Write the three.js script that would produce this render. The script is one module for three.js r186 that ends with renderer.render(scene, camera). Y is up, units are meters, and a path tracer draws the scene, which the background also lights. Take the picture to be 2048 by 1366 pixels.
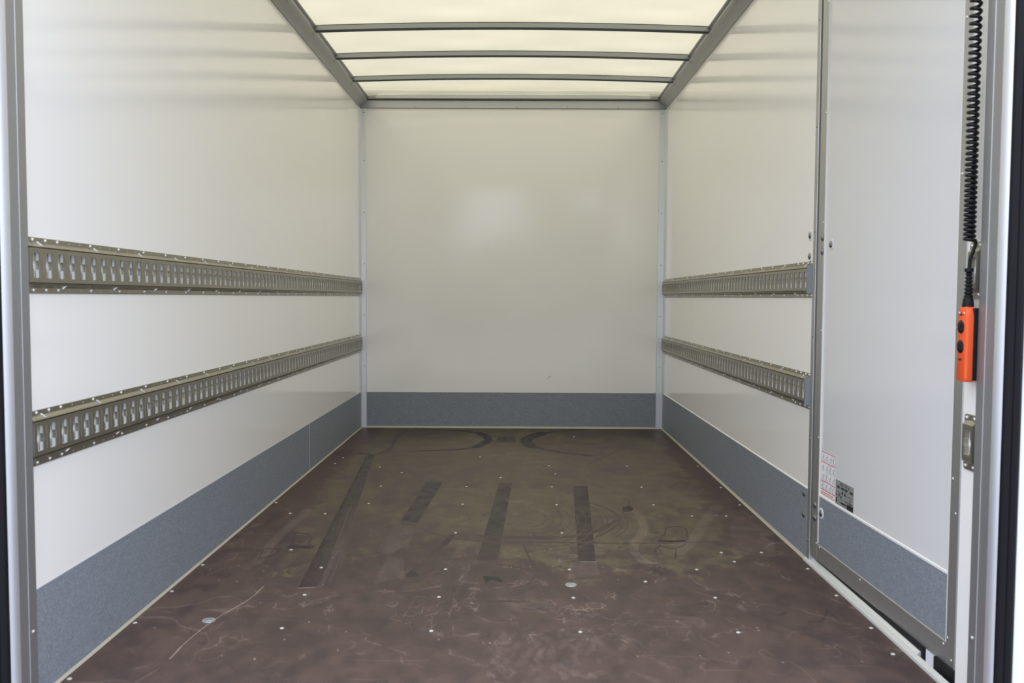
import * as THREE from 'three';
import { RoundedBoxGeometry } from 'three/addons/geometries/RoundedBoxGeometry.js';
import { mergeGeometries, toCreasedNormals } from 'three/addons/utils/BufferGeometryUtils.js';

// ---------------------------------------------------------------- camera, sky, exposure
const scene = new THREE.Scene();
const camera = new THREE.PerspectiveCamera(2 * Math.atan(683 / 1733) * 180 / Math.PI, 2048 / 1366, 0.05, 300);
camera.position.set(0.0295, 0.9116, 6.0174);
camera.rotation.order = 'YXZ';
camera.rotation.set(-0.0508, 0.0049, 0.0046);
camera.focus = 4.6;
camera.userData.fStop = 6;

// bright overcast sky, a little brighter overhead, no sun
const skyTexture = (() => {
  const W = 64, H = 32, d = new Float32Array(W * H * 4);
  for (let r = 0; r < H; r++) {
    const up = Math.max(0, Math.sin(((r + 0.5) / H - 0.5) * Math.PI)), L = 3.75 * (1 + 2 * up) / 3;
    for (let c = 0; c < W; c++) d.set([0.93 * L, 1.0 * L, 1.17 * L, 1], (r * W + c) * 4);
  }
  const t = new THREE.DataTexture(d, W, H, THREE.RGBAFormat, THREE.FloatType);
  t.mapping = THREE.EquirectangularReflectionMapping; t.magFilter = THREE.LinearFilter; t.needsUpdate = true;
  return t;
})();
scene.background = skyTexture;

const renderer = new THREE.WebGLRenderer({ antialias: true });
renderer.toneMapping = THREE.LinearToneMapping;
renderer.toneMappingExposure = 1.04;
renderer.shadowMap.enabled = true;

// ---------------------------------------------------------------- helpers
let seed = 20240611;
const rnd = () => { seed = (seed * 1664525 + 1013904223) >>> 0; return seed / 4294967296; };
const taken = {};
const numbered = (n) => { const k = taken[n] = (taken[n] ?? -1) + 1; return k ? n + '_' + String(k).padStart(3, '0') : n; };
const lin = (r, g, b) => new THREE.Color().setRGB(r, g, b);
function add(name, geometry, material, parent) {
  const m = new THREE.Mesh(geometry, material);
  m.name = parent ? name : numbered(name); m.castShadow = m.receiveShadow = true;
  (parent ?? scene).add(m);
  return m;
}
function group(name, x = 0, y = 0, z = 0) { const g = new THREE.Group(); g.name = numbered(name); g.position.set(x, y, z); scene.add(g); return g; }
function structure(o, label, category) { o.userData.kind = 'structure'; if (label) o.userData.label = label; if (category) o.userData.category = category; return o; }
function tag(o, label, category, grp) { o.userData.label = label; o.userData.category = category; if (grp) o.userData.group = grp; return o; }
const bx = (x0, x1, y0, y1, z0, z1) => new THREE.BoxGeometry(x1 - x0, y1 - y0, z1 - z0).translate((x0 + x1) / 2, (y0 + y1) / 2, (z0 + z1) / 2);
const shapeOf = (p) => new THREE.Shape(p.map(([a, b]) => new THREE.Vector2(a, b)));
const ext = (s, depth, bevel = 0) => new THREE.ExtrudeGeometry(s, bevel ? { depth: depth - 2 * bevel, bevelEnabled: true, bevelSize: bevel, bevelThickness: bevel, bevelOffset: -bevel, bevelSegments: 2, curveSegments: 10 } : { depth, bevelEnabled: false, curveSegments: 10 }).translate(0, 0, bevel);
const prismZ = (p, a, b) => ext(shapeOf(p), b - a).translate(0, 0, a);                                              // points (x, y)
const prismY = (p, a, b) => ext(shapeOf(p.map(([x, z]) => [x, -z])), b - a).rotateX(-Math.PI / 2).translate(0, a, 0); // points (x, z)
const prismX = (p, a, b) => ext(shapeOf(p.map(([z, y]) => [-z, y])), b - a).rotateY(Math.PI / 2).translate(a, 0, 0);  // points (z, y)
const soft = (g, a = 0.6) => toCreasedNormals(g, a);
const join = (l) => mergeGeometries(l.map((g) => { const n = g.index ? g.toNonIndexed() : g; for (const k of Object.keys(n.attributes)) if (!['position', 'normal', 'uv'].includes(k)) n.deleteAttribute(k); return n; }));
const uvBy = (g, f) => { const p = g.attributes.position, uv = new Float32Array(p.count * 2); for (let i = 0; i < p.count; i++) { const [u, v] = f(p.getX(i), p.getY(i), p.getZ(i)); uv[2 * i] = u; uv[2 * i + 1] = v; } g.setAttribute('uv', new THREE.BufferAttribute(uv, 2)); return g; };

// value noise
const hash = (x, y, s) => { let h = (x * 374761393 + y * 668265263 + s * 1274126177) | 0; h = Math.imul(h ^ (h >>> 13), 1274126177); return ((h ^ (h >>> 16)) >>> 0) / 4294967296; };
function noise(x, y, s = 0, wrap = 0) {
  const xi = Math.floor(x), yi = Math.floor(y), fx = x - xi, fy = y - yi, u = fx * fx * (3 - 2 * fx), v = fy * fy * (3 - 2 * fy);
  const w = wrap ? (a) => ((a % wrap) + wrap) % wrap : (a) => a;
  const a = hash(w(xi), w(yi), s), b = hash(w(xi + 1), w(yi), s), c = hash(w(xi), w(yi + 1), s), d = hash(w(xi + 1), w(yi + 1), s);
  return a + (b - a) * u + (c - a) * v + (a - b - c + d) * u * v;
}
const fbm = (x, y, o, s = 0) => { let t = 0, a = 0.5, n = 0; for (let i = 0; i < o; i++) { t += a * noise(x, y, s + i); n += a; a *= 0.5; x *= 2.03; y *= 2.03; } return t / n; };
function dataTexture(W, H, f, srgb = false) {
  const d = new Uint8Array(W * H * 4);
  for (let y = 0; y < H; y++) for (let x = 0; x < W; x++) { const c = f(x, y), i = (y * W + x) * 4; d[i] = c[0]; d[i + 1] = c[1]; d[i + 2] = c[2]; d[i + 3] = 255; }
  const t = new THREE.DataTexture(d, W, H); t.magFilter = THREE.LinearFilter; t.minFilter = THREE.LinearMipmapLinearFilter; t.generateMipmaps = true;
  t.wrapS = t.wrapT = THREE.RepeatWrapping; if (srgb) t.colorSpace = THREE.SRGBColorSpace; t.needsUpdate = true;
  return t;
}
const grey = (v) => { v = Math.max(0, Math.min(255, v)); return [v, v, v]; };

// ---------------------------------------------------------------- materials
// gently wavy gel coat: long ripples that break up mirrored edges
const rippleMap = dataTexture(512, 512, (x, y) => grey(255 * (0.9 * noise(x / 64, y / 64, 3, 8) + 0.1 * noise(x / 32, y / 32, 5, 16))));
rippleMap.repeat.set(1 / 1.3, 1 / 1.3);
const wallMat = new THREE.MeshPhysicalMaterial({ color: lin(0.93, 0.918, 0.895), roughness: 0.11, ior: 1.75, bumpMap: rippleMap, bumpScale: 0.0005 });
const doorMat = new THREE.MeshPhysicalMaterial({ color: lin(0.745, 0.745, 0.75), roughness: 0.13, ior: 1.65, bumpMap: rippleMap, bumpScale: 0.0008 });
const speckMap = dataTexture(512, 512, (x, y) => grey(205 + 50 * hash(x >> 1, y >> 1, 9) * (0.6 + 0.4 * noise(x / 8, y / 8, 4, 64)) - 28 * noise(x / 3, y / 3, 8, 171)), true);
speckMap.repeat.set(2, 2);
const grainMap = dataTexture(256, 256, (x, y) => grey(255 * (0.6 * hash(x, y, 1) + 0.4 * noise(x / 4, y / 4, 2, 64))));
grainMap.repeat.set(4, 4);
const kickMat = new THREE.MeshStandardMaterial({ color: lin(0.36, 0.40, 0.46), map: speckMap, roughness: 0.46, bumpMap: grainMap, bumpScale: 0.0004 });
const alu = new THREE.MeshStandardMaterial({ color: lin(0.52, 0.525, 0.52), metalness: 0.9, roughness: 0.46 });
const jambAlu = new THREE.MeshStandardMaterial({ color: lin(0.40, 0.405, 0.42), metalness: 0.85, roughness: 0.5 });
const corniceMat = new THREE.MeshStandardMaterial({ color: lin(0.40, 0.40, 0.385), metalness: 0.85, roughness: 0.42 });
const aluDark = new THREE.MeshStandardMaterial({ color: lin(0.36, 0.37, 0.365), metalness: 0.85, roughness: 0.5 });
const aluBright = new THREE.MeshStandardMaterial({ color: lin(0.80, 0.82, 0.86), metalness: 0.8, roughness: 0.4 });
const railMat = new THREE.MeshStandardMaterial({ color: lin(0.375, 0.355, 0.29), metalness: 0.9, roughness: 0.38 });
const screwMat = new THREE.MeshStandardMaterial({ color: lin(0.75, 0.76, 0.76), metalness: 1, roughness: 0.3 });
const boltMat = new THREE.MeshStandardMaterial({ color: lin(0.32, 0.32, 0.33), metalness: 1, roughness: 0.3 });
const rivetMat = new THREE.MeshStandardMaterial({ color: lin(0.34, 0.34, 0.33), metalness: 0.9, roughness: 0.45 });
const paleMetalMat = new THREE.MeshStandardMaterial({ color: lin(0.70, 0.71, 0.70), metalness: 0.45, roughness: 0.42 });
const capMat = new THREE.MeshStandardMaterial({ color: lin(0.21, 0.235, 0.275), roughness: 0.5 });
const sealantMat = new THREE.MeshStandardMaterial({ color: lin(0.44, 0.41, 0.325), roughness: 0.6 });
const whiteSealMat = new THREE.MeshStandardMaterial({ color: lin(0.80, 0.80, 0.77), roughness: 0.4 });
const rubberMat = new THREE.MeshPhysicalMaterial({ color: lin(0.008, 0.008, 0.010), roughness: 0.5, specularIntensity: 0.4 });
const plasticBlack = new THREE.MeshPhysicalMaterial({ color: lin(0.007, 0.007, 0.008), roughness: 0.42, specularIntensity: 0.5 });
const orangeMat = new THREE.MeshPhysicalMaterial({ color: lin(0.83, 0.105, 0.022), roughness: 0.42 });
const roofMat = new THREE.MeshPhysicalMaterial({ color: lin(0.88, 0.79, 0.54), roughness: 0.45, transmission: 0.525, thickness: 0, side: THREE.DoubleSide });
roofMat.map = dataTexture(256, 256, (x, y) => grey(240 + 15 * noise(x / 64, y / 32, 21, 4)), true);

// ---------------------------------------------------------------- dimensions (metres)
const X = 1.05, L = 4.10, HT = 2.25, T = 0.04;

// ---------------------------------------------------------------- floor: film faced plywood with marks, scratches and dust
const FW = 2048, FH = 2048, FZ = 4.24;
const PX = (p) => [(p[0] + X) / (2 * X) * FW, p[1] / FZ * FH];
function ink(draw) {
  const c = document.createElement('canvas'); c.width = FW; c.height = FH;
  const g = c.getContext('2d'); g.fillStyle = '#000'; g.fillRect(0, 0, FW, FH); g.lineCap = g.lineJoin = 'round';
  const tone = (v) => `rgb(${v},${v},${v})`;
  draw({
    poly(p, v) { g.fillStyle = tone(v); g.beginPath(); p.forEach((q, i) => g[i ? 'lineTo' : 'moveTo'](...PX(q))); g.closePath(); g.fill(); },
    line(p, w, v, closed) { g.strokeStyle = tone(v); g.lineWidth = w * FW / 2.1; g.beginPath(); const P = p.map(PX); g.moveTo(...P[0]); for (let i = 1; i < P.length - 1; i++) g.quadraticCurveTo(...P[i], (P[i][0] + P[i + 1][0]) / 2, (P[i][1] + P[i + 1][1]) / 2); g.lineTo(...P[P.length - 1]); if (closed) g.closePath(); g.stroke(); },
    ring(cx, cz, rx, rz, a0, a1, w, v) { g.strokeStyle = tone(v); g.lineWidth = w * FW / 2.1; g.beginPath(); for (let i = 0; i <= 40; i++) { const a = a0 + (a1 - a0) * i / 40; g[i ? 'lineTo' : 'moveTo'](...PX([cx + rx * Math.cos(a), cz + rz * Math.sin(a)])); } g.stroke(); },
  });
  const d = g.getImageData(0, 0, FW, FH).data;
  return (x, y) => d[(Math.max(0, Math.min(FH - 1, y | 0)) * FW + Math.max(0, Math.min(FW - 1, x | 0))) * 4] / 255;
}
const darkInk = ink((k) => {   // rubbed and wet looking dark marks
  k.poly([[-0.41, 1.78], [-0.33, 1.775], [-0.365, 2.56], [-0.437, 2.53]], 165);
  k.poly([[-0.437, 2.55], [-0.367, 2.57], [-0.385, 3.03], [-0.479, 2.96]], 55);
  k.poly([[-0.052, 1.80], [0.013, 1.795], [-0.032, 3.055], [-0.103, 3.055]], 150);
  k.poly([[0.309, 1.855], [0.379, 1.85], [0.309, 3.055], [0.248, 3.055]], 165);
  k.poly([[-0.827, 1.10], [-0.79, 1.09], [-0.60, 3.33], [-0.65, 3.345]], 175);
  k.poly([[-0.80, 1.09], [-0.784, 1.08], [-0.645, 2.42], [-0.545, 3.32], [-0.615, 3.335], [-0.70, 2.4]], 125);
  for (let i = 0; i < 16; i++) { const t = i / 15; k.line([[-0.815 + t * 0.03, 1.15], [-0.72 + t * 0.05, 2.3], [-0.645 + t * 0.1, 3.33 - 0.02 * rnd()]], 0.003, 60 + 110 * rnd()); }
  k.line([[-0.885, 1.02], [-0.84, 1.01], [-0.797, 1.09]], 0.018, 190);
  k.line([[-0.784, 1.066], [-0.709, 0.945], [-0.754, 0.438], [-0.719, 0.19]], 0.022, 120);
  k.line([[-0.664, 0.071], [-0.388, 0.101], [-0.221, 0.225], [-0.138, 0.37], [-0.132, 0.589], [-0.197, 0.778], [-0.333, 0.884], [-0.548, 0.916]], 0.022, 175);
  k.line([[-0.221, 0.225], [-0.15, 0.37], [-0.145, 0.589], [-0.21, 0.76]], 0.055, 190);
  k.line([[0.498, 0.05], [0.322, 0.122], [0.158, 0.287], [0.069, 0.498], [0.086, 0.691], [0.191, 0.843], [0.3, 0.948], [0.463, 1.052]], 0.026, 170);
  k.line([[0.2, 0.24], [0.11, 0.4], [0.09, 0.55], [0.12, 0.72]], 0.075, 190);
  k.line([[0.498, 0.05], [0.47, 0.06]], 0.03, 230);
  k.poly([[-0.09, 0.386], [0.025, 0.382], [0.03, 0.595], [-0.094, 0.599]], 140);
  for (let i = 0; i < 11; i++) k.line([[0.71 - i * 0.024, 0.72 + i * 0.05], [0.66 - i * 0.024, 0.80 + i * 0.05], [0.70 - i * 0.03, 0.84 + i * 0.055]], 0.006, 95);
  for (let i = 0; i < 26; i++) { const a = 0.15 + rnd() * 0.5, w = 0.1 + 0.3 * rnd(); k.line([[a - w, 0.6 + i * 0.035], [a, 0.61 + i * 0.036], [a + w * 0.7, 0.585 + i * 0.036]], 0.004, 45); }
  k.line([[-0.82, 2.717], [-0.744, 2.726], [-0.736, 2.874], [-0.709, 2.92], [-0.775, 2.912], [-0.805, 2.818]], 0.006, 150, true);
  k.line([[-0.79, 2.9], [-0.75, 2.9], [-0.715, 2.905]], 0.022, 190); k.poly([[-0.80, 2.75], [-0.75, 2.76], [-0.76, 2.87], [-0.79, 2.83]], 70);
  k.line([[-0.881, 2.933], [-0.826, 2.923], [-0.814, 2.986], [-0.835, 3.021], [-0.861, 3.055]], 0.007, 150, true);
  k.line([[0.625, 2.621], [0.66, 2.585], [0.701, 2.60], [0.705, 2.66], [0.69, 2.705], [0.69, 2.76], [0.665, 2.806], [0.655, 2.86], [0.614, 2.902], [0.585, 2.89], [0.561, 2.866], [0.572, 2.82], [0.58, 2.768], [0.61, 2.70], [0.625, 2.621]], 0.005, 140);
  k.line([[0.572, 2.8], [0.62, 2.81], [0.665, 2.80]], 0.016, 215); k.line([[0.614, 2.902], [0.60, 2.98], [0.59, 3.02]], 0.007, 120); k.line([[0.561, 2.866], [0.53, 2.92], [0.535, 3.0]], 0.006, 120);
  k.line([[0.521, 2.124], [0.548, 2.123], [0.53, 2.235]], 0.006, 140); k.poly([[0.53, 2.24], [0.542, 2.30], [0.52, 2.355], [0.487, 2.36], [0.497, 2.28]], 215);
  k.poly([[-0.076, 3.223], [-0.023, 3.23], [-0.010, 3.285], [-0.051, 3.26], [-0.061, 3.309]], 235);
  k.poly([[-0.326, 3.197], [-0.311, 3.15], [-0.281, 3.234], [-0.328, 3.238]], 220); k.line([[-0.307, 3.174], [-0.252, 2.92], [-0.202, 2.724]], 0.016, 80);
  k.poly([[-0.244, 2.825], [-0.219, 2.725], [-0.202, 2.735], [-0.22, 2.863], [-0.249, 2.90]], 170);
  k.line([[-0.111, 2.743], [0.0, 2.765], [0.194, 2.767], [0.286, 2.724], [0.373, 2.648], [0.449, 2.489]], 0.016, 105);
  k.line([[-0.354, 2.632], [-0.255, 2.766], [-0.031, 2.85], [0.137, 2.82], [0.462, 2.839], [0.797, 2.803]], 0.010, 85);
  k.line([[0.353, 2.185], [0.411, 2.265], [0.46, 2.392], [0.464, 2.512], [0.407, 2.648], [0.34, 2.753]], 0.010, 95);
  for (let i = 0; i < 8; i++) k.ring(0.085 + 0.012 * i, 2.47, 0.07 + 0.021 * i, 0.14 + 0.045 * i, -0.5, 1.9, 0.005, 75);
  for (let i = 0; i < 5; i++) k.ring(0.31, 2.47, 0.10 + 0.02 * i, 0.18 + 0.04 * i, -0.9, 1.0, 0.005, 65);
  k.line([[0.06, 2.857], [0.079, 3.037], [0.106, 3.173]], 0.008, 105); k.line([[-0.036, 3.097], [0.03, 3.12], [0.103, 3.174]], 0.006, 90); k.line([[-0.054, 3.462], [0.01, 3.455], [0.07, 3.459]], 0.007, 130);
  k.line([[0.10, 3.2], [0.075, 3.33], [0.02, 3.33], [-0.02, 3.24]], 0.006, 90);
  for (let i = 0; i < 16; i++) { const x = 0.52 + 0.03 * (rnd() + rnd() - 1), z = 3.14 + 0.07 * (rnd() + rnd() - 1); k.line([[x, z], [x - 0.012, z + 0.02], [x - 0.03 * rnd(), z + 0.04]], 0.008, 80 + 60 * rnd()); } k.poly([[0.98, 2.74], [1.03, 2.70], [1.04, 2.80], [0.99, 2.80]], 90);
  k.poly([[0.42, 0.02], [0.45, 0.02], [0.45, 0.08], [0.42, 0.07]], 120); k.poly([[0.985, 0.1], [1.03, 0.1], [1.02, 0.3], [0.99, 0.25]], 150);
  k.line([[-0.93, 0.9], [-0.95, 1.0], [-0.96, 1.15]], 0.02, 110); k.line([[0.95, 3.5], [0.9, 3.62], [0.86, 3.6]], 0.006, 110); k.line([[0.71, 3.55], [0.85, 3.72], [0.9, 3.86]], 0.008, 60);
  for (let i = 0; i < 40; i++) { const x = -0.9 + 1.8 * rnd(), z = 2.2 + 1.8 * rnd(); k.line([[x, z], [x + 0.05 * (rnd() - 0.5), z + 0.03], [x + 0.1 * (rnd() - 0.5), z + 0.06 * rnd()]], 0.004 + 0.004 * rnd(), 40 + 80 * rnd()); }
});
const lightInk = ink((k) => {  // dust tide lines and scratches
  k.line([[-0.838, 3.884], [-0.838, 3.84], [-0.839, 3.809]], 0.005, 190); k.line([[-0.839, 3.809], [-0.83, 3.642], [-0.767, 3.46], [-0.762, 3.334]], 0.0032, 200); k.line([[-0.865, 4.023], [-0.841, 3.937]], 0.002, 110);
  k.line([[-0.858, 2.373], [-0.864, 2.565], [-0.871, 2.858], [-0.856, 3.072]], 0.04, 45);
  k.line([[0.547, 2.39], [0.556, 2.579], [0.508, 2.75], [0.459, 2.868], [0.46, 3.012], [0.486, 3.078]], 0.035, 50); k.line([[0.46, 3.04], [0.49, 3.08], [0.52, 3.07]], 0.006, 110);
  k.line([[0.919, 2.252], [0.812, 2.481], [0.721, 2.745], [0.618, 2.938]], 0.04, 40);
  k.poly([[0.983, 2.40], [0.905, 2.53], [0.84, 2.8], [0.81, 2.95], [0.95, 3.0], [1.03, 2.7]], 32);
  k.line([[0.25, 3.062], [0.31, 3.062]], 0.004, 150); k.line([[-0.65, 3.352], [-0.60, 3.345]], 0.004, 150); k.poly([[0.22, 3.07], [0.31, 3.07], [0.31, 3.2], [0.2, 3.25]], 45);
  k.poly([[-0.45, 2.62], [-0.38, 2.6], [-0.36, 2.8], [-0.41, 3.0], [-0.47, 2.95]], 40); k.poly([[-0.42, 3.0], [-0.36, 3.05], [-0.33, 3.25], [-0.42, 3.3]], 40);
  for (let i = 0; i < 14; i++) { const t = rnd(); k.line([[-0.70 + 0.05 * t, 2.25 + 0.2 * rnd()], [-0.645 + 0.05 * t, 2.8], [-0.60 + 0.055 * t, 3.32]], 0.0028, 25 + 45 * rnd()); }
  k.line([[-0.635, 2.7], [-0.60, 3.0], [-0.585, 3.33]], 0.014, 45); k.line([[-0.625, 2.75], [-0.605, 3.0], [-0.60, 3.2]], 0.006, 70);
  for (let i = 0; i < 90; i++) { const x = 0.12 + 0.22 * (rnd() + rnd() - 1), z = 3.84 + 0.2 * (rnd() + rnd() - 1); k.line([[x, z], [x + 0.02 * (rnd() - 0.5), z + 0.012], [x + 0.03 * (rnd() - 0.5), z + 0.02]], 0.012, 18 + 22 * rnd()); }
  for (let i = 0; i < 40; i++) { const x = 0.05 + 0.08 * (rnd() + rnd() - 1), z = 3.48 + 0.07 * (rnd() + rnd() - 1); k.line([[x, z], [x + 0.02, z + 0.006]], 0.010, 18 + 26 * rnd()); }
  const wander = (x, z, n, s, w, v) => { const p = [[x, z]]; let a = rnd() * 6.3; for (let i = 0; i < n; i++) { a += (rnd() - 0.5) * 2.2; x += Math.cos(a) * s; z += Math.sin(a) * s * 1.5; p.push([x, z]); } k.line(p, w, v); };
  for (let i = 0; i < 60; i++) wander(-0.98 + 1.96 * rnd(), 2.95 + 0.95 * Math.pow(rnd(), 0.8), 4 + 5 * rnd(), 0.010, 0.0016, 40 + 60 * rnd());
  for (let i = 0; i < 30; i++) wander(-0.98 + 1.96 * rnd(), 2.3 + 1.8 * rnd(), 4 + 5 * rnd(), 0.014, 0.0016, 30 + 40 * rnd());
  for (let i = 0; i < 22; i++) { const x = -0.2 + 0.2 * (rnd() + rnd() - 1), z = 3.55 + 0.15 * (rnd() + rnd() - 1); wander(x, z, 5, 0.008, 0.0018, 110); }
  for (let i = 0; i < 18; i++) { const x = 0.25 + 0.25 * (rnd() + rnd() - 1), z = 3.55 + 0.2 * (rnd() + rnd() - 1); wander(x, z, 5, 0.009, 0.0018, 90); }
  for (let i = 0; i < 160; i++) { const x = -1 + 2 * rnd(), z = 1.2 + 2.9 * rnd(); k.line([[x, z], [x + 0.002, z + 0.003]], 0.0035, 120 + 120 * rnd()); }
  for (let i = 0; i < 60; i++) { const x = -0.95 + 1.9 * rnd(), z = 0.3 + 3.7 * rnd(), w = 0.03 + 0.1 * rnd(); k.line([[x, z], [x + w, z + 0.02 * (rnd() - 0.5)]], 0.0016, 60); }
});
const blur = (f, x, y) => 0.52 * f(x, y) + 0.12 * (f(x + 1, y) + f(x - 1, y) + f(x, y + 1) + f(x, y - 1));
const floorDust = new Float32Array(FW * FH), floorField = new Float32Array(FW * FH * 3), clamp01 = (v) => Math.max(0, Math.min(1, v));
for (let y = 0; y < FH; y++) for (let x = 0; x < FW; x++) {
  const mx = x / FW * 2.1, mz = y / FH * FZ, warp = fbm(mx * 3, mz * 2, 3, 40);
  const film = fbm(mx * 2.4 + warp * 1.6, mz * 1.6 + warp, 4, 11), fine = fbm(mx * 24, mz * 18, 4, 17), grit = hash(x, y, 5), tide = Math.abs(fbm(mx * 4 + 2 * warp, mz * 3, 5, 61) - 0.5), vein = Math.abs(fbm(mx * 8 + 3 * warp, mz * 5.5, 5, 73) - 0.5), worn = clamp01((mz - 2.55 + 0.5 * (film - 0.5)) * 1.6) * clamp01((4.15 - mz) * 2.2);
  const d = blur(darkInk, x, y), l = blur(lightInk, x, y), i = (y * FW + x) * 3;
  floorField[i] = d * (0.75 + 0.5 * fine);
  floorField[i + 1] = l * (0.7 + 0.6 * fine) + 0.30 * clamp01(1 - tide * 70) * clamp01((film - 0.45) * 5) + worn * (0.42 * clamp01(1 - vein * 42) * clamp01((fine - 0.4) * 4) + 0.16 * clamp01((film - 0.5) * 4) * fine);
  // dust lies on the back two thirds and ends in a ragged edge on the left, on the right and towards the rear
  const wob = 0.5 * (warp - 0.5) + 0.35 * (fine - 0.5), left = mx - 1.05 + 0.93 - 0.10 * Math.max(0, mz - 1.6) + wob * 0.35, right = 2.02 - mx - 0.10 * Math.max(0, mz - 1.6) + wob * 0.35, rear = 3.05 - mz + wob * 1.4;
  floorDust[y * FW + x] = clamp01(Math.min(left, right, rear * 0.5) * 16);
  floorField[i + 2] = clamp01(0.70 + 0.9 * (film - 0.5) + 1.1 * (fine - 0.5) + 0.55 * (grit - 0.5));
}
const floorColor = dataTexture(FW, FH, (x, y) => {   // dark board, dust film that the marks have rubbed off, pale scratches
  const i = (y * FW + x) * 3, d = floorField[i], l = floorField[i + 1], m = floorField[i + 2] * (1 - 0.95 * clamp01(d * 1.5)), k = 1 - 0.6 * clamp01(d * 2.4 - 1.4), o = floorDust[y * FW + x];
  return [[50, 84, 94, 196], [38, 66, 85, 184], [40, 60, 66, 176]].map(([a, b, e, c]) => { const v = (a + (b + (e - b) * o - a) * m) * k; return Math.max(0, Math.min(255, v + (c - v) * 0.7 * clamp01(l))); });
}, true);
const floorRough = dataTexture(FW, FH, (x, y) => { const i = (y * FW + x) * 3; return grey(255 * Math.max(0.3, Math.min(0.9, 0.44 + 0.14 * floorField[i + 2] + 0.16 * floorField[i + 1]))); });
const floorMat = new THREE.MeshPhysicalMaterial({ color: 0xffffff, map: floorColor, roughness: 1, roughnessMap: floorRough });
const floor = structure(add('floor', uvBy(bx(-X - T, X + 0.002, -0.1, 0, -T, 4.2), (x, y, z) => [(x + X) / 2.1, z / FZ]), floorMat), 'worn dark brown film faced plywood floor with rub marks', 'floor');
const screwHead = soft(new THREE.LatheGeometry([[0, 0.0022], [0.0022, 0.0014], [0.0026, 0.0022], [0.0046, 0.0021], [0.0056, 0.0012], [0.006, 0]].map(([a, b]) => new THREE.Vector2(a, b)), 14), 0.5);
const floorScrewMat = new THREE.MeshStandardMaterial({ color: lin(0.55, 0.55, 0.5), metalness: 0.3, roughness: 0.5 });
[[-0.958, 1.327], [-0.949, 1.153], [-0.699, 1.418], [-0.62, 1.885], [-0.618, 2.238], [-0.77, 2.423], [-0.918, 2.42], [-1.029, 2.232], [-0.778, 2.944], [-0.614, 3.414], [-0.623, 3.146],
  [-0.202, 3.426], [-0.204, 3.156], [-0.202, 2.706], [-0.204, 2.242], [-0.207, 1.884], [-0.047, 1.676], [-0.174, 1.108], [0.21, 1.351], [0.235, 1.57], [0.205, 1.88], [0.211, 2.24], [0.21, 2.699],
  [0.212, 3.151], [0.207, 3.425], [0.633, 1.356], [0.637, 1.875], [0.638, 2.235], [0.769, 2.427], [0.913, 2.423], [1.02, 2.226], [1.02, 1.874], [1.02, 1.344], [0.64, 3.143], [0.789, 3.053],
  [0.769, 2.946], [0.914, 2.943], [0.64, 3.416], [0.449, 3.27], [0.411, 0.369], [-0.611, 3.681], [-0.199, 3.694], [0.208, 3.694], [0.64, 3.69], [-1.03, 4.004], [-1.03, 3.649], [-1.03, 3.39],
  [-1.031, 3.125], [1.018, 3.128], [1.018, 3.391], [1.018, 3.652], [1.002, 3.828], [-0.562, 1.562]].forEach(([x, z]) => { const s = add('screw', screwHead, floorScrewMat, floor); s.position.set(x, 0, z); s.rotation.y = rnd() * 3; });
const washerGeo = soft(new THREE.LatheGeometry([[0, 0.001], [0.004, 0.001], [0.0055, 0.0035], [0.0095, 0.0035], [0.010, 0.002], [0.0175, 0.002], [0.0185, 0]].map(([a, b]) => new THREE.Vector2(a, b)), 22), 0.5);
const washerZinc = new THREE.MeshStandardMaterial({ color: lin(0.36, 0.39, 0.38), metalness: 0.4, roughness: 0.5 });
[[-0.832, 3.627], [0.207, 3.306]].forEach(([x, z]) => { const s = add('washer_screw', washerGeo, washerZinc, floor); s.position.set(x, 0, z); s.userData.label = 'wide zinc washer with a screw'; const h = add('screw_head', screwHead, boltMat, s); h.position.y = 0.0018; });

// ---------------------------------------------------------------- walls
const wallUv = (g) => uvBy(g, (x, y, z) => [z + x, y]);
structure(add('wall_left', wallUv(bx(-X - T, -X, 0, HT, -T, 4.14)), wallMat), 'glossy white left side wall panel', 'wall');
const wallBack = structure(add('wall_back', wallUv(bx(-X, X, 0, HT + 0.1, -T, 0)), wallMat), 'glossy white bulkhead wall at the far end', 'wall');
const scratchMat = new THREE.MeshStandardMaterial({ color: lin(0.08, 0.08, 0.07), roughness: 0.7 });
{ const g = new THREE.CylinderGeometry(0.0011, 0.0005, 0.038, 6); const s = add('scuff_mark', g, scratchMat, wallBack); s.position.set(0.257, 0.356, 0.0005); s.rotation.z = -0.85; }
const wallRight = structure(group('wall_right'), 'glossy white right side wall beside the side door', 'wall');
add('panel', wallUv(bx(X, X + T, 0, HT, -T, 3.03)), wallMat, wallRight);
add('panel', wallUv(bx(X, X + T, 0, HT, 4.046, 4.14)), wallMat, wallRight);
add('panel', wallUv(bx(X, X + T, 2.12, HT, 3.03, 4.046)), wallMat, wallRight);

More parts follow.
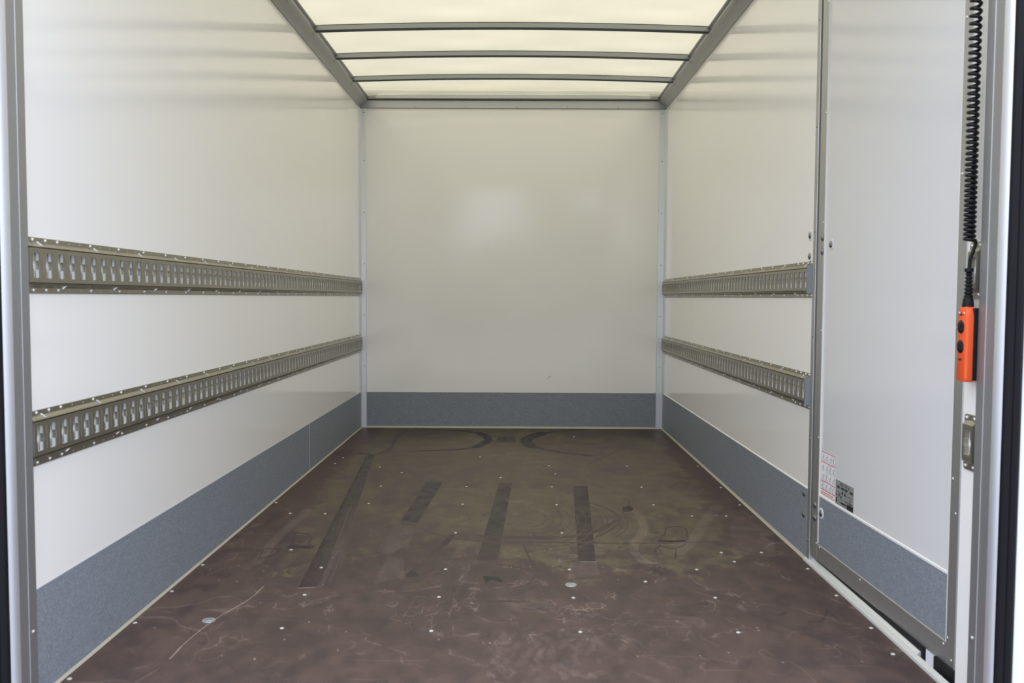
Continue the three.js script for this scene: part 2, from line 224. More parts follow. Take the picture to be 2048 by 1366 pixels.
// kick plates with a light bead on top and cream sealant along the floor
function kick(name, label, geos, beads, seals, extra) {
  const o = structure(add(name, uvBy(join(geos), (x, y, z) => [x + z, y]), kickMat), label, 'kick plate');
  if (beads.length) add('top_bead', join(beads), whiteSealMat, o);
  add('sealant', join(seals), sealantMat, o); extra?.(o);
}
kick('baseboard_left', 'blue grey kick plate along the foot of the left wall', [bx(-X, -X + 0.003, 0.0, 0.249, 0.012, 1.533), bx(-X, -X + 0.003, 0.0, 0.249, 1.5355, 4.105)], [], [prismZ([[-X, 0], [-X + 0.008, 0], [-X + 0.005, 0.004], [-X + 0.003, 0.007], [-X, 0.007]], 0.0, 4.105)],
  (o) => add('joint', bx(-X + 0.002, -X + 0.0034, 0.012, 0.249, 1.532, 1.5365), whiteSealMat, o));
kick('baseboard_right', 'blue grey kick plate along the foot of the right wall', [bx(X - 0.003, X, 0, 0.249, 0.012, 3.02)], [prismZ([[X, 0.249], [X - 0.0035, 0.249], [X - 0.0035, 0.2525], [X, 0.255]], 0.012, 3.02)], [prismZ([[X, 0], [X - 0.010, 0], [X - 0.006, 0.005], [X - 0.003, 0.010], [X, 0.010]], 0, 3.02)]);
kick('baseboard_back', 'blue grey kick plate along the foot of the bulkhead', [bx(-X, X, 0, 0.249, 0, 0.003)], [], [prismX([[0, 0], [0.014, 0], [0.006, 0.006], [0.003, 0.012], [0, 0.012]], -X, X)]);

// ---------------------------------------------------------------- ceiling: translucent arched roof sheet on cross bows
const arch = (x, y0 = 2.276, rise = 0.02) => y0 + rise * (1 - (x / X) ** 2);
const ceiling = structure(group('ceiling'), 'translucent cream roof sheet carried on grey cross bows', 'ceiling');
{
  const N = 48, pos = [], uv = [], idx = [];
  for (let j = 0; j < 2; j++) for (let i = 0; i <= N; i++) { const x = -X - T + (2 * X + 2 * T) * i / N; pos.push(x, arch(x) + 0.002, j ? 4.2 : -T); uv.push(x, j ? 4.2 : 0); }
  for (let i = 0; i < N; i++) idx.push(i, i + 1, N + 1 + i, i + 1, N + 2 + i, N + 1 + i);
  const g = new THREE.BufferGeometry(); g.setAttribute('position', new THREE.Float32BufferAttribute(pos, 3)); g.setAttribute('uv', new THREE.Float32BufferAttribute(uv, 2)); g.setIndex(idx); g.computeVertexNormals();
  add('roof_sheet', g, roofMat, ceiling);
}
function bow(z) {   // hat section bow, arched like the sheet
  const top = [], bot = [], n = 24;
  for (let i = 0; i <= n; i++) { const x = -1.035 + 2.07 * i / n; top.push([x, arch(x)]); bot.unshift([x, arch(x) - 0.025]); }
  const flTop = [], flBot = [];
  for (let i = 0; i <= n; i++) { const x = -1.035 + 2.07 * i / n; flTop.push([x, arch(x) + 0.001]); flBot.unshift([x, arch(x) - 0.0025]); }
  return join([prismZ([...top, ...bot], z + 0.0185, z + 0.0215), prismZ([...top, ...bot], z - 0.0235, z - 0.0195), prismZ([...flTop, ...flBot], z - 0.0235, z + 0.0215)]);   // two webs under a top flange, open below
}
const bowZ = [0.545, 1.052, 1.557, 2.062, 2.567, 3.072, 3.577];
for (const z of bowZ) add('roof_bow', bow(z), aluDark, ceiling);
for (const s of [-1, 1]) add('side_profile', prismZ([[s * 1.05, 2.20], [s * 1.05, 2.30], [s * 0.986, 2.276], [s * 0.986, 2.268], [s * 1.02, 2.255]], 0, 4.12), aluDark, ceiling);

// ---------------------------------------------------------------- aluminium trims
const rivetGeo = new THREE.SphereGeometry(0.0042, 10, 6, 0, Math.PI * 2, 0, Math.PI / 2).scale(1, 0.55, 1);       // axis +y
const screwGeo = join([new THREE.SphereGeometry(0.0046, 14, 8, 0, Math.PI * 2, 0, Math.PI / 2).scale(1, 0.72, 1), new THREE.CylinderGeometry(0.0054, 0.0056, 0.0012, 14).translate(0, 0.0006, 0)]);
function stud(parent, geo, mat, x, y, z, nx, ny, nz, name = 'rivet') { const m = add(name, geo, mat, parent); m.position.set(x, y, z); m.quaternion.setFromUnitVectors(new THREE.Vector3(0, 1, 0), new THREE.Vector3(nx, ny, nz).normalize()); return m; }
let trimNo = 0;
const trim = (geo, mat, label) => structure(add('trim_' + (++trimNo), geo, mat), label, 'trim');

for (const s of [-1, 1]) {   // cornice between wall and roof
  const p = [[0, 2.205], [0.004, 2.205], [0.008, 2.212], [0.02, 2.2235], [0.036, 2.235], [0.052, 2.2455], [0.054, 2.249], [0.054, 2.272], [0.05, 2.272], [0.05, 2.25], [0, 2.225]].map(([a, y]) => [s * (X - a), y]);
  const c = trim(soft(prismZ(p, 0.008, 4.12), 0.5), corniceMat, s < 0 ? 'angled aluminium cornice profile along the left wall top' : 'angled aluminium cornice profile along the right wall top');
  for (const z of bowZ) for (const [dz, a, y] of [[0.012, 0.046, 2.2415], [-0.012, 0.041, 2.2382]]) stud(c, rivetGeo, rivetMat, s * (X - a), y, z + dz, -s * 0.56, -0.83, 0);
}
{ // header across the back wall
  const h = trim(soft(join([prismX([[0, 2.203], [0.008, 2.203], [0.011, 2.206], [0.011, 2.256], [0.004, 2.262], [0, 2.262]], -X, X), prismX([[0, 2.262], [0.034, 2.262], [0.038, 2.266], [0.038, 2.291], [0.034, 2.295], [0, 2.295]], -X, X), prismX([[0, 2.295], [0.02, 2.295], [0.02, 2.32], [0, 2.32]], -X, X)]), 0.5), alu, 'aluminium header profile across the top of the bulkhead');
  for (const x of [-1.025, -0.672, -0.326, 0.027, 0.373, 0.721, 1.015]) stud(h, rivetGeo, rivetMat, x, 2.213, 0.011, 0, 0, 1);
  for (const s of [-1, 1]) {
    const b = add('corner_bracket', join([bx(s * 0.965 - 0.04, s * 0.965 + 0.04, 2.2915, 2.299, 0.01, 0.044), bx(s * 0.965 - 0.03, s * 0.965 + 0.03, 2.2675, 2.2835, 0.036, 0.040)]), aluDark, h);
    for (const k of [-1, 0, 1]) stud(h, rivetGeo, rivetMat, s * 0.965 + k * 0.016, 2.2755, 0.040, 0, 0, 1);
  }
}
for (const s of [-1, 1]) {  // posts in the back corners
  const w = s < 0 ? 0.040 : 0.048;
  const p = trim(soft(prismY([[s * X, 0], [s * X, 0.022], [s * (X - 0.003), 0.022], [s * (X - 0.006), 0.014], [s * (X - w + 0.003), 0.012], [s * (X - w), 0.008], [s * (X - w), 0]], 0.002, 2.2), 0.5), aluBright, s < 0 ? 'bright aluminium corner post in the left back corner' : 'bright aluminium corner post in the right back corner');
  const side = add('side_flange', bx(Math.min(s * X, s * (X - 0.0025)), Math.max(s * X, s * (X - 0.0025)), 0.25, 2.205, 0.014, 0.075), whiteSealMat, p);
  for (let k = 0; k < 6; k++) { const y = 0.43 + 0.3545 * k - (k === 5 ? 0.03 : 0); stud(p, rivetGeo, rivetMat, s * (X - 0.026), y, 0.0125, 0, 0, 1); stud(p, rivetGeo, whiteSealMat, s * (X - 0.0025), y, 0.055, -s, 0, 0); }
}
// rear portal jambs: two flat faces with a fine bead, a rounded bright edge, black rubber seals outside
for (const s of [-1, 1]) {
  const q = (l) => l.map(([a, z]) => [s * (X + a), z]);
  const j = trim(prismY(q([[0.03, 4.119], [-0.010, 4.119], [-0.012, 4.121], [-0.012, 4.152], [-0.0108, 4.184], [0.03, 4.184]]), -0.08, 2.33), jambAlu, s < 0 ? 'aluminium rear jamb profile on the left of the opening' : 'aluminium rear jamb profile on the right of the opening');
  add('bead', prismY(q([[-0.0118, 4.1512], [-0.0134, 4.1518], [-0.0134, 4.1528], [-0.0118, 4.1534]]), -0.08, 2.33), alu, j);
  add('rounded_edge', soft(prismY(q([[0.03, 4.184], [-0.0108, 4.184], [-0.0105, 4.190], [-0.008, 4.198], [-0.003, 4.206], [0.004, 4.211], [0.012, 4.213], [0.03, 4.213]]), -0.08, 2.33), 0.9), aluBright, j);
  const seal = (a, z, r) => new THREE.CylinderGeometry(r, r, 2.4, 14).translate(s * (X + a), 1.12, z);
  add('rubber_seal', join([seal(0.004, 4.218, 0.011), seal(0.016, 4.225, 0.009), prismY(q([[-0.002, 4.205], [0.023, 4.205], [0.023, 4.230], [0.004, 4.222]]), -0.08, 2.33)]), rubberMat, j);
  add('outer_frame', soft(prismY(q([[0.024, 4.16], [0.024, 4.232], [0.03, 4.238], [0.09, 4.238], [0.10, 4.228], [0.10, 4.16]]), -0.08, 2.33), 0.7), whiteSealMat, j);
  stud(j, screwGeo, screwMat, s * (X - 0.012), 0.166, 4.136, -s, 0, 0, 'screw');
}
trim(join([bx(-X - 0.1, X + 0.1, 2.19, 2.36, 4.12, 4.20), bx(-X - 0.1, X + 0.1, 2.17, 2.36, 4.20, 4.23)]), alu, 'aluminium header of the rear opening above the frame');

// ---------------------------------------------------------------- lashing rails
const PITCH = 0.0523;
function slotPath(cz, cy) {
  const w = 0.0125, h = 0.0285, r = 0.0035, R = 0.0158, k = Math.sqrt(R * R - w * w), a = Math.atan2(k, w), s = new THREE.Path();
  s.moveTo(cz - w, cy - h + r); s.absarc(cz - w + r, cy - h + r, r, Math.PI, 1.5 * Math.PI); s.absarc(cz + w - r, cy - h + r, r, 1.5 * Math.PI, 2 * Math.PI);
  s.lineTo(cz + w, cy - k); s.absarc(cz, cy, R, -a, a); s.lineTo(cz + w, cy + h - r);
  s.absarc(cz + w - r, cy + h - r, r, 0, Math.PI / 2); s.absarc(cz - w + r, cy + h - r, r, Math.PI / 2, Math.PI);
  s.lineTo(cz - w, cy + k); s.absarc(cz, cy, R, Math.PI - a, Math.PI + a); s.lineTo(cz - w, cy - h + r);
  return s;
}
// body in the wall's frame: a = distance from the wall, y up, z along the wall (0 at the rear end, negative forwards); side = +1 faces +x
function railBody(len, z1, first, side, n) {
  const face = shapeOf([[-z1, 0.021], [len, 0.021], [len, 0.104], [-z1, 0.104]]);
  for (let k = 0; k < n; k++) face.holes.push(slotPath(first + k * PITCH, 0.0625));
  const f = new THREE.ExtrudeGeometry(face, { depth: 0.003, bevelEnabled: false, curveSegments: 5 });  // (run, y, depth)
  const geos = [f];
  const hat = [[0, 0], [0.0025, 0], [0.0032, 0.0008], [0.0032, 0.0125], [0.006, 0.0152], [0.0115, 0.0185], [0.0135, 0.022], [0.0135, 0.024], [0.0105, 0.024], [0.0075, 0.021], [0, 0.0155]];
  for (const up of [0, 1]) geos.push(null);
  const toWorld = (g) => { const p = g.attributes.position; for (let i = 0; i < p.count; i++) { const run = p.getX(i), y = p.getY(i), d = p.getZ(i); p.setXYZ(i, side * (0.0105 + d), y, -run); } return g; };
  geos[0] = toWorld(f);
  for (const up of [0, 1]) geos[1 + up] = prismZ(hat.map(([a, y]) => [side * a, up ? 0.125 - y : y]), -len, z1);
  for (let k = 0; k <= n; k++) geos.push(bx(Math.min(side * 0.013, side * 0.0150), Math.max(side * 0.013, side * 0.0150), 0.036, 0.089, -(first + (k - 0.5) * PITCH) - 0.0014, -(first + (k - 0.5) * PITCH) + 0.0014));
  const g = join(geos.map((x) => { const y = x.index ? x.toNonIndexed() : x; y.deleteAttribute('normal'); y.computeVertexNormals(); return y; }));
  // make every face point outwards whatever the mirroring did: the path tracer draws both sides, normals follow the winding
  return soft(g, 0.45);
}
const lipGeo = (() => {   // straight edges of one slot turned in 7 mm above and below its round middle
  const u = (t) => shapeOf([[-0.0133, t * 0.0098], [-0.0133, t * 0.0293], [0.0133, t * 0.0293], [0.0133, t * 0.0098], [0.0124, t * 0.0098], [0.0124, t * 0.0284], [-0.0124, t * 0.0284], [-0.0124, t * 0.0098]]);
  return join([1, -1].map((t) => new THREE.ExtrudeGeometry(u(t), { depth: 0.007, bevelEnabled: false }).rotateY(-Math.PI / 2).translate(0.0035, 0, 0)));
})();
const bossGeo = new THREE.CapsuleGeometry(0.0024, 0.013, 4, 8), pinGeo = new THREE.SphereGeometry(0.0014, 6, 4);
function rail(x, y0, zRear, zFront, side, label, cap) {
  const o = group('lashing_rail', x, y0, zRear); tag(o, label, 'lashing rail', 'slotted lashing rails on the side walls');
  const len = zRear - zFront, first = cap ? 0.022 : 0.028, n = Math.floor((len - first - 0.016) / PITCH) + 1;
  add('rail_body', railBody(len, 0, first, side, n), railMat, o);
  for (let k = 0; k < n; k++) add('slot_lip', lipGeo, paleMetalMat, o).position.set(side * 0.0072, 0.0625, -(first + k * PITCH));  // metal paler than the rail, painting the highlight on its slot edges
  const pins = [];
  for (let k = 0; k < n; k++) for (const top of [0, 1]) {
    const y = top ? 0.1185 : 0.0065, z = -(first + 0.003 + k * PITCH);
    if (k < 3 || (k - 2) % 3 === 0) stud(o, screwGeo, screwMat, side * 0.003, y, z, side, 0, 0, 'screw');
    else pins.push(pinGeo.clone().translate(side * 0.003, y, z));
    if ((k + (top ? 0 : 3)) % 5 === 0) {   // pressed gusset across the bend, its highlight painted by a paler metal
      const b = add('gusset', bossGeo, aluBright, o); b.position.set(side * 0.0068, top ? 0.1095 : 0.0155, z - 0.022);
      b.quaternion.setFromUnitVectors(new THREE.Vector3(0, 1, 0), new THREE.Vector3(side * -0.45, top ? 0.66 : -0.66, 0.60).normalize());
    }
  }
  const pm = add('pin_hole', join(pins), screwMat, o); pm.userData.kind = 'stuff';
  if (cap) {
    const c = add('end_cap', soft(prismY([[0, 0.021], [side * 0.004, 0.021], [side * 0.0145, 0.003], [side * 0.0145, -0.004], [0, -0.004]], 0.014, 0.111), 0.4), capMat, o); c.userData.label = 'blue grey end cap';
    for (const y of [0.0065, 0.1185]) for (const z of [0.006, 0.015]) stud(o, screwGeo, screwMat, side * 0.0015, y, z, side, 0, 0, 'screw');
    for (const y of [0, 0.111]) add('end_foot', bx(Math.min(0, side * 0.0022), Math.max(0, side * 0.0022), y, y + 0.014, 0, 0.021), railMat, o);
  }
}
rail(-X, 0.916, 4.119, 0.024, 1, 'upper of two slotted metal lashing rails on the left wall');
rail(-X, 0.5285, 4.119, 0.024, 1, 'lower of two slotted metal lashing rails on the left wall');
rail(X, 0.916, 3.004, 0.024, -1, 'upper of two slotted metal lashing rails on the right wall', true);
rail(X, 0.5285, 3.004, 0.024, -1, 'lower of two slotted metal lashing rails on the right wall', true);

// short single slot lashing plates between the side door and the rear jamb
function plate(y0, label) {
  const o = group('lashing_plate', X, y0, 4.089); tag(o, label, 'lashing plate', 'short lashing plates by the rear jamb');
  const W = 0.03, H = 0.125;
  const rr = (w, h, r) => { const s = new THREE.Shape(); s.moveTo(-w + r, -h); s.lineTo(w - r, -h); s.absarc(w - r, -h + r, r, -Math.PI / 2, 0); s.lineTo(w, h - r); s.absarc(w - r, h - r, r, 0, Math.PI / 2); s.lineTo(-w + r, h); s.absarc(-w + r, h - r, r, Math.PI / 2, Math.PI); s.lineTo(-w, -h + r); s.absarc(-w + r, -h + r, r, Math.PI, 1.5 * Math.PI); return s; };
  const turn = (g, a) => g.rotateY(-Math.PI / 2).translate(-a, H / 2, 0);
  const base = rr(W, H / 2, 0.007); base.holes.push(slotPath(0.0, 0));
  const face = rr(0.0215, H / 2 - 0.022, 0.003); face.holes.push(slotPath(0.0, 0));
  add('plate_body', soft(join([turn(ext(base, 0.003), 0), turn(ext(face, 0.009), 0.003),
    prismZ([[-0.003, 0.112], [-0.012, 0.1025], [-0.003, 0.1025]], -0.0215, 0.0215), prismZ([[-0.003, 0.013], [-0.012, 0.0225], [-0.003, 0.0225]], -0.0215, 0.0215)]), 0.4), railMat, o);
  for (const y of [0.008, 0.117]) for (const z of [-0.021, 0.012]) stud(o, screwGeo, screwMat, -0.003, y, z, -1, 0, 0, 'screw');
}
plate(0.914, 'short single slot lashing plate behind the straight cable above the handset');
plate(0.529, 'short single slot lashing plate below the orange handset');

// ---------------------------------------------------------------- side door in the right wall
const boltGeo = join([new THREE.SphereGeometry(0.0105, 16, 8, 0, Math.PI * 2, 0, Math.PI / 2).scale(1, 0.55, 1), new THREE.CylinderGeometry(0.0115, 0.0115, 0.002, 16).translate(0, 0.001, 0)]);
const ringGeo = soft(new THREE.LatheGeometry([[0.006, 0.0018], [0.017, 0.0018], [0.019, 0.0004], [0.019, 0]].map(([a, b]) => new THREE.Vector2(a, b)), 20), 0.6);
const washerWhite = new THREE.MeshStandardMaterial({ color: lin(0.72, 0.74, 0.78), roughness: 0.35 });
function bolt(parent, x, y, z, washer) { if (washer) stud(parent, ringGeo, washerWhite, x, y, z, -1, 0, 0, 'washer'); stud(parent, boltGeo, boltMat, x - (washer ? 0.0015 : 0), y, z, -1, 0, 0, 'bolt'); }
{ // fixed post between wall panel and door
  const p = trim(soft(prismY([[X + T, 3.026], [X - 0.003, 3.026], [X - 0.0035, 3.027], [X - 0.0035, 3.058], [X + T, 3.058]], 0.0, 2.2), 0.4), alu, 'narrow aluminium post beside the side door hinge edge');
  add('edge_highlight', prismY([[X - 0.0035, 3.056], [X - 0.0045, 3.0565], [X - 0.0045, 3.0582], [X - 0.0035, 3.0585]], 0.0, 2.2), aluBright, p);  // thin paler strip added to paint the highlight along the post edge
  for (let y = 0.075; y < 2.2; y += 0.355) stud(p, rivetGeo, rivetMat, X - 0.0035, y, 3.04, -1, 0, 0);
  for (const [y, w] of [[1.131, 1], [1.059, 1], [0.227, 0], [0.152, 0]]) bolt(wallRight, X - (y < 0.26 ? 0.003 : 0), y, 2.988, w);
  trim(join([bx(X + 0.0, X + 0.062, 2.1, 2.2, 3.06, 4.05), bx(X + 0.045, X + 0.062, 0, 2.2, 4.01, 4.05), bx(X + 0.045, X + 0.062, 0, 2.2, 3.04, 3.07)]), aluDark, 'grey outer rebate frame of the side door');
  // sill with rubber strip and a drain gap at its rear end
  const sp = (z0, z1, w) => prismZ([[X - 0.014, 0], [X - 0.012, 0.006], [X + 0.002, 0.011], ...(w ? [[X + 0.010, 0.017], [X + 0.02, 0.017], [X + 0.02, -0.08]] : [[X + 0.004, 0.009], [X + 0.004, -0.08]]), [X + 0.002, -0.08], [X + 0.002, 0], [X - 0.014, 0]].slice(0, -1), z0, z1);
  const s = trim(join([sp(3.02, 3.852, 1), sp(3.852, 4.046, 0)]), paleMetalMat, 'bare aluminium sill strip under the side door');
  add('rubber_strip', join([bx(X + 0.012, X + 0.02, -0.08, 0.032, 3.02, 3.862), bx(X + 0.012, X + 0.02, -0.08, 0.034, 3.918, 4.04)]), rubberMat, s);
  for (const z of [3.865, 3.975]) stud(s, screwGeo, screwMat, X + 0.0, 0.008, z, -0.3, 1, 0, 'screw');
}
const door = structure(group('door_1', X + 0.003, 0, 3.066), 'white side door with grey kick plate, slightly ajar', 'door');
door.rotation.y = 0.026;
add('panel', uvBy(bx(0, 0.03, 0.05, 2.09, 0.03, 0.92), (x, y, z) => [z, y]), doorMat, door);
add('kick_plate', uvBy(bx(-0.0025, 0, 0.07, 0.248, 0.05, 0.895), (x, y, z) => [z, y]), kickMat, door);
add('top_bead', prismZ([[0, 0.248], [-0.003, 0.248], [-0.003, 0.2535], [0, 0.2555]], 0.05, 0.895), whiteSealMat, door);
const stile = (z0, z1) => soft(prismY([[0.034, z0], [-0.004, z0], [-0.006, z0 + 0.003], [-0.006, z1 - 0.003], [-0.004, z1], [0.034, z1]], 0.030, 2.095), 0.4);
add('frame_stile', stile(0.006, 0.058), alu, door);
add('frame_stile', stile(0.892, 0.935), alu, door);
add('frame_rail', prismZ([[0.034, 0.03], [-0.005, 0.03], [-0.005, 0.084], [-0.003, 0.086], [0.034, 0.086]], 0.058, 0.892), alu, door);
add('frame_rail', prismZ([[0.034, 2.04], [-0.005, 2.04], [-0.005, 2.095], [0.034, 2.095]], 0.058, 0.892), alu, door);
add('edge_bead', join([bx(-0.005, 0, 0.088, 2.04, 0.058, 0.0605), bx(-0.005, 0, 0.088, 2.04, 0.889, 0.892)]), whiteSealMat, door);
for (const [y, z, w] of [[1.115, 0.046, 0], [1.069, 0.046, 0], [1.089, 0.108, 1], [0.211, 0.030, 0], [0.167, 0.030, 0], [0.195, 0.082, 1]]) bolt(door, z < 0.06 ? -0.006 : z < 0.1 && y < 0.25 ? -0.0025 : 0, y, z, w);
for (let k = 0; k < 6; k++) { stud(door, rivetGeo, screwMat, -0.006, 0.085 + 0.36 * k, 0.051, -1, 0, 0); stud(door, rivetGeo, screwMat, -0.006, 0.485 + 0.36 * k - (k === 5 ? 0.3 : 0), 0.902, -1, 0, 0); }
for (const [y, z] of [[0.078, 0.078], [0.074, 0.40], [0.076, 0.88], [0.405, 0.918], [0.098, 0.899], [0.05, 0.918]]) stud(door, rivetGeo, screwMat, -0.0055, y, z, -1, 0, 0);
add('drip_edge', bx(0.034, 0.05, 0.03, 2.095, 0.0, 0.935), aluDark, door);

// two stickers on the door
function sticker(name, W, H, z0, y0, paint, label) {
  const c = document.createElement('canvas'); c.width = W; c.height = H; paint(c.getContext('2d'), W, H);
  const t = new THREE.CanvasTexture(c); t.colorSpace = THREE.SRGBColorSpace;
  const w = name === 'pictogram_sticker' ? 0.124 : 0.140, h = w * H / W;
  const g = new THREE.BoxGeometry(w, h, 0.0006);
  const side = new THREE.MeshStandardMaterial({ color: lin(0.7, 0.7, 0.7), roughness: 0.5 });
  const m = new THREE.Mesh(g, [side, side, side, side, new THREE.MeshStandardMaterial({ map: t, roughness: 0.4 }), side]);
  m.name = name; m.castShadow = m.receiveShadow = true; m.userData.label = label; m.rotation.y = -Math.PI / 2; m.position.set(-0.0004, y0 + h / 2, z0 + w / 2); door.add(m);
}
sticker('pictogram_sticker', 496, 596, 0.0625, 0.2565, (g, W, H) => {
  g.fillStyle = '#f2f2f4'; g.fillRect(0, 0, W, H);
  g.strokeStyle = '#c8282c'; g.lineWidth = 9; const rows = [8, 146, 400, 512, 572];
  for (const y of rows) { g.beginPath(); g.moveTo(6, y); g.lineTo(W - 6, y); g.stroke(); }
  g.lineWidth = 6; for (const x of [8, W - 8]) { g.beginPath(); g.moveTo(x, 8); g.lineTo(x, 512); g.stroke(); }
  const fig = (x, y, k) => { g.strokeStyle = g.fillStyle = '#3a3c44'; g.lineWidth = 5; g.beginPath(); g.arc(x, y, 7, 0, 7); g.fill(); g.fillRect(x - 6, y + 9, 12, 24); g.beginPath(); g.moveTo(x - 3, y + 33); g.lineTo(x - 8, y + 54); g.moveTo(x + 3, y + 33); g.lineTo(x + 8, y + 54); g.moveTo(x + 6, y + 14); g.lineTo(x + 22, y + (k ? 4 : 24)); g.stroke(); };
  const platform = (x, y) => { g.strokeStyle = '#6a6e78'; g.lineWidth = 4; g.strokeRect(x - 30, y - 26, 28, 34); g.beginPath(); g.moveTo(x, y + 8); g.lineTo(x + 40, y + 8); g.lineTo(x + 46, y + 2); g.moveTo(x - 34, y + 26); g.lineTo(x + 50, y + 26); g.stroke(); };
  const cell = (x, y, k) => { platform(x, y + 30); fig(x + (k % 3) * 14, y - 24, k & 1); if (k % 3 === 0) { g.strokeStyle = '#7d828c'; g.lineWidth = 3; g.strokeRect(x - 54, y - 42, 106, 106); } };
  [[80, 68], [200, 68], [320, 68], [430, 68], [80, 205], [200, 205], [320, 205], [430, 205], [80, 325], [200, 325], [320, 325], [430, 325], [80, 450], [200, 450], [320, 450], [430, 450]].forEach(([x, y], k) => cell(x, y, k));
  g.fillStyle = '#c03a40'; g.font = 'bold 34px sans-serif'; g.fillText('www.', 24, 554); for (let k = 0; k < 14; k++) g.fillRect(118 + k * 24, 532 + (k % 3) * 3, 15, 22 - (k % 3) * 3);
}, 'white sticker with red borders and rows of pictograms');
sticker('load_sticker', 560, 316, 0.156 + 0.035, 0.2565, (g, W, H) => {
  g.fillStyle = '#8f9190'; g.fillRect(0, 0, W, H); g.fillStyle = '#1c1d1e';
  g.font = 'bold 50px sans-serif'; g.fillText('MAX. 750 kg', 140, 54);
  for (const [x, w] of [[50, 82], [172, 92], [280, 92], [440, 92]]) g.fillRect(x, 70, w, 30);
  g.fillStyle = '#8f9190'; for (let k = 0; k < 18; k++) g.fillRect(54 + k * 27, 80, 5, 12); g.fillStyle = '#1c1d1e';
  g.lineWidth = 5; g.strokeStyle = '#1c1d1e'; g.beginPath(); g.moveTo(40, 150); g.lineTo(190, 156); g.moveTo(330, 156); g.lineTo(520, 150); g.stroke();
  g.beginPath(); g.moveTo(270, 160); g.lineTo(300, 112); g.lineTo(330, 160); g.fill(); g.fillRect(200, 124, 40, 36); g.fillRect(20, 228, 34, 60);
  for (const [x, y] of [[46, 190], [120, 178], [172, 200], [450, 190], [450, 236]]) { g.beginPath(); g.arc(x, y, 15, 0, 7); g.fill(); g.fillRect(x - 5, y, 10, 32); }
  g.strokeRect(90, 190, 110, 80);
  g.font = 'bold 26px sans-serif'; for (let k = 0; k < 12; k++) g.fillRect(300 + k * 20, 216 + (k % 2) * 3, 12, 18); g.fillRect(360, 246, 190, 60); g.fillRect(180, 262, 160, 22);
}, 'grey load sticker with a bold black kilogram figure');

// ---------------------------------------------------------------- control handset and its coiled cable
const hx = X - 0.001, hz = 4.098, hy0 = 0.730;
{
  const o = group('control_handset', hx, hy0, hz); tag(o, 'orange and black two button control handset hanging by the right jamb', 'control handset');
  const H = 0.166, w = 0.040;
  add('back_shell', new RoundedBoxGeometry(0.020, H - 0.006, w - 0.002, 3, 0.004).translate(-0.011, H / 2, 0.002), plasticBlack, o);
  const prof = new THREE.Shape(); const hw = w / 2;   // (z, y) outline with a rounded head
  prof.moveTo(-hw + 0.007, 0); prof.lineTo(hw - 0.007, 0); prof.quadraticCurveTo(hw, 0, hw, 0.010); prof.lineTo(hw, H - 0.022); prof.quadraticCurveTo(hw, H, hw - 0.014, H); prof.lineTo(-hw + 0.014, H); prof.quadraticCurveTo(-hw, H, -hw, H - 0.022); prof.lineTo(-hw, 0.010); prof.quadraticCurveTo(-hw, 0, -hw + 0.007, 0);
  const shell = new THREE.ExtrudeGeometry(prof, { depth: 0.012, bevelEnabled: true, bevelSize: 0.004, bevelThickness: 0.005, bevelOffset: -0.004, bevelSegments: 4, curveSegments: 8 }).rotateY(-Math.PI / 2).translate(-0.018, 0, 0);
  add('front_shell', soft(shell, 0.7), orangeMat, o);
  for (const y of [0.121, 0.0775]) {
    const b = add('button', soft(new THREE.LatheGeometry([[0, 0.004], [0.0105, 0.0036], [0.0142, 0.0018], [0.0152, 0]].map(([a, c]) => new THREE.Vector2(a, c)), 24), 0.8).rotateZ(Math.PI / 2).translate(-0.0345, y, -0.003), plasticBlack, o);
    b.userData.label = 'round black push button';
    add('button_ring', new THREE.TorusGeometry(0.0160, 0.0011, 8, 28).rotateY(Math.PI / 2).translate(-0.0347, y, -0.003), orangeMat, o);
  }
  const mark = (y, z, h, d) => bx(-0.0354, -0.0348, y - h / 2, y + h / 2, z - d / 2, z + d / 2);
  add('printed_symbols', join([mark(0.1475, -0.003, 0.003, 0.010), mark(0.151, -0.003, 0.0025, 0.005), mark(0.149, -0.011, 0.003, 0.003), mark(0.149, 0.006, 0.003, 0.003), mark(0.049, -0.003, 0.0042, 0.010), mark(0.049, -0.0125, 0.0022, 0.002), mark(0.049, 0.0075, 0.0022, 0.002)]), plasticBlack, o);
  for (const z of [-0.0125, 0.0075]) stud(o, rivetGeo, screwMat, -0.034, 0.152, z, -1, 0.4, 0, 'screw');
  add('cable_collar', soft(new THREE.LatheGeometry([[0, 0.0], [0.0125, 0], [0.0125, 0.004], [0.0105, 0.019], [0.009, 0.021], [0, 0.021]].map(([a, c]) => new THREE.Vector2(a, c)), 20), 0.5).translate(-0.022, H - 0.001, -0.001), plasticBlack, o);
  const boot = [[0, 0]]; for (let k = 0; k < 7; k++) { const y = k * 0.0082, r = 0.0098 - k * 0.0004; boot.push([r * 0.68, y], [r, y + 0.0025], [r, y + 0.0048], [r * 0.68, y + 0.0072]); } boot.push([0.0095, 0.058], [0.0095, 0.0655], [0, 0.0655]);
  add('ribbed_boot', soft(new THREE.LatheGeometry(boot.map(([a, c]) => new THREE.Vector2(a, c)), 18), 0.5).translate(-0.022, H + 0.019, -0.001), plasticBlack, o);
}
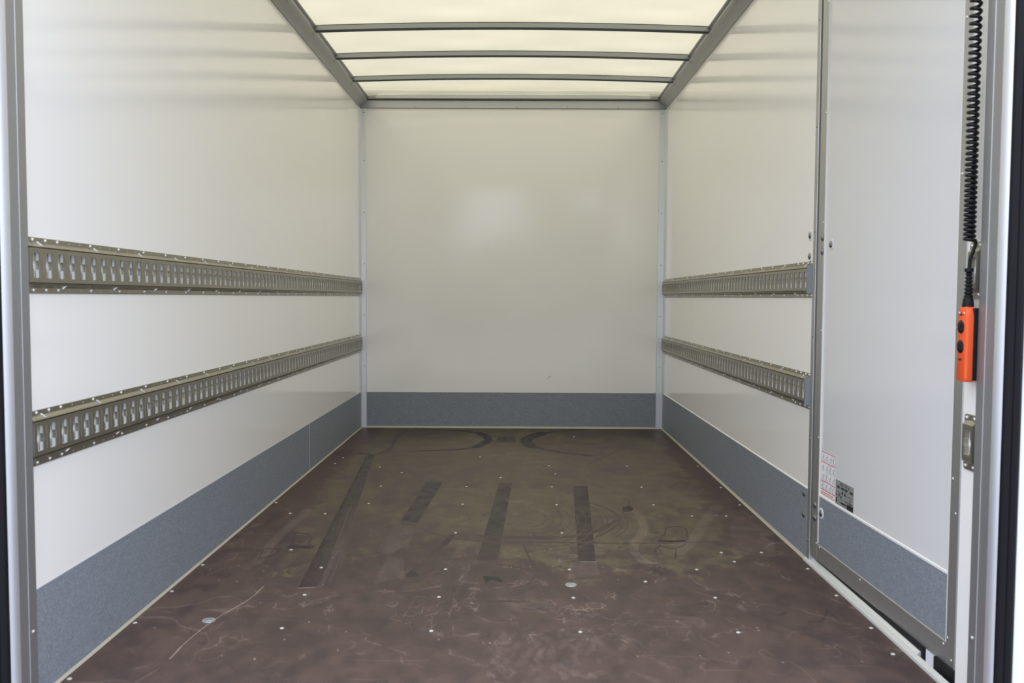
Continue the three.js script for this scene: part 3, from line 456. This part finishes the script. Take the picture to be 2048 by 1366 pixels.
{
  const cx = X - 0.024, pts = [], yB = 1.030, yT = 2.17;
  let y = yB, a = 0.4; const R = 0.0098;
  // straight lead out of the boot, a bend, then the coil
  pts.push(new THREE.Vector3(cx + 0.001, 0.975, 4.097), new THREE.Vector3(cx + 0.001, 0.985, 4.097), new THREE.Vector3(cx + 0.002, 1.0, 4.098), new THREE.Vector3(cx + 0.006, 1.018, 4.102), new THREE.Vector3(cx + 0.009, 1.034, 4.105), new THREE.Vector3(cx + 0.006, 1.043, 4.108));
  y = 1.040;
  const coil = []; const zc = (h) => 4.096 - 0.004 * (h - 1.0);
  while (y < yT) { const pitch = y < 1.12 ? 0.0105 : 0.0105 + 0.0065 * Math.min(1, (y - 1.12) / 0.45); coil.push(new THREE.Vector3(cx + R * Math.cos(a), y, zc(y) + R * Math.sin(a))); a += Math.PI / 6; y += pitch / 12; }
  const curve = new THREE.CatmullRomCurve3([...pts, ...coil], false, 'centripetal');
  const o = tag(add('coiled_cable', new THREE.TubeGeometry(curve, coil.length * 1 + 40, 0.0040, 8, false), plasticBlack), 'black coiled cable hanging above the orange handset', 'cable');
}

// ---------------------------------------------------------------- outside: ground, trees mirrored in the bulkhead
const asphalt = new THREE.MeshStandardMaterial({ color: lin(0.3, 0.295, 0.29), roughness: 0.9, map: speckMap });
structure(add('ground', uvBy(bx(-40, 40, -1.1, -0.95, -30, 60), (x, y, z) => [x, z]), asphalt), 'pale grey paved yard behind the van', 'ground');
const leafMat = new THREE.MeshStandardMaterial({ color: lin(0.045, 0.085, 0.028), roughness: 0.8 }), barkMat = new THREE.MeshStandardMaterial({ color: lin(0.09, 0.07, 0.05), roughness: 0.9 });
function tree(x, z, r, h, label) {
  const o = group('leafy_tree', x, -0.95, z); tag(o, label, 'tree', 'trees behind the van');
  add('trunk', new THREE.CylinderGeometry(0.12, 0.2, h * 0.5, 9).translate(0, h * 0.25, 0), barkMat, o);
  const geos = [];
  for (let k = 0; k < 34; k++) {
    const g = new THREE.IcosahedronGeometry(r * (0.26 + 0.2 * rnd()), 2), p = g.attributes.position, a = rnd() * 6.28, q = Math.sqrt(rnd()) * r * 0.78, yy = h * (0.12 + 0.82 * rnd()), sq = 1 - 0.5 * Math.abs(yy / h - 0.5);
    for (let i = 0; i < p.count; i++) { const f = 0.82 + 0.36 * noise(p.getX(i) * 4 + k * 9, p.getY(i) * 4 + p.getZ(i) * 3, k); p.setXYZ(i, p.getX(i) * f + q * sq * Math.cos(a), p.getY(i) * f + yy, p.getZ(i) * f + q * sq * Math.sin(a) * 0.6); }
    g.computeVertexNormals(); geos.push(g);
  }
  add('crown', join(geos), leafMat, o);
}
tree(-3.4, 25, 1.8, 6.6, 'tall broad tree standing left of the bright gap of sky');
tree(-0.9, 26.5, 1.5, 3.9, 'low bushy tree standing under the bright gap of sky');
tree(1.75, 25, 1.75, 6.4, 'tall tree standing right of the bright gap of sky');

renderer.render(scene, camera);
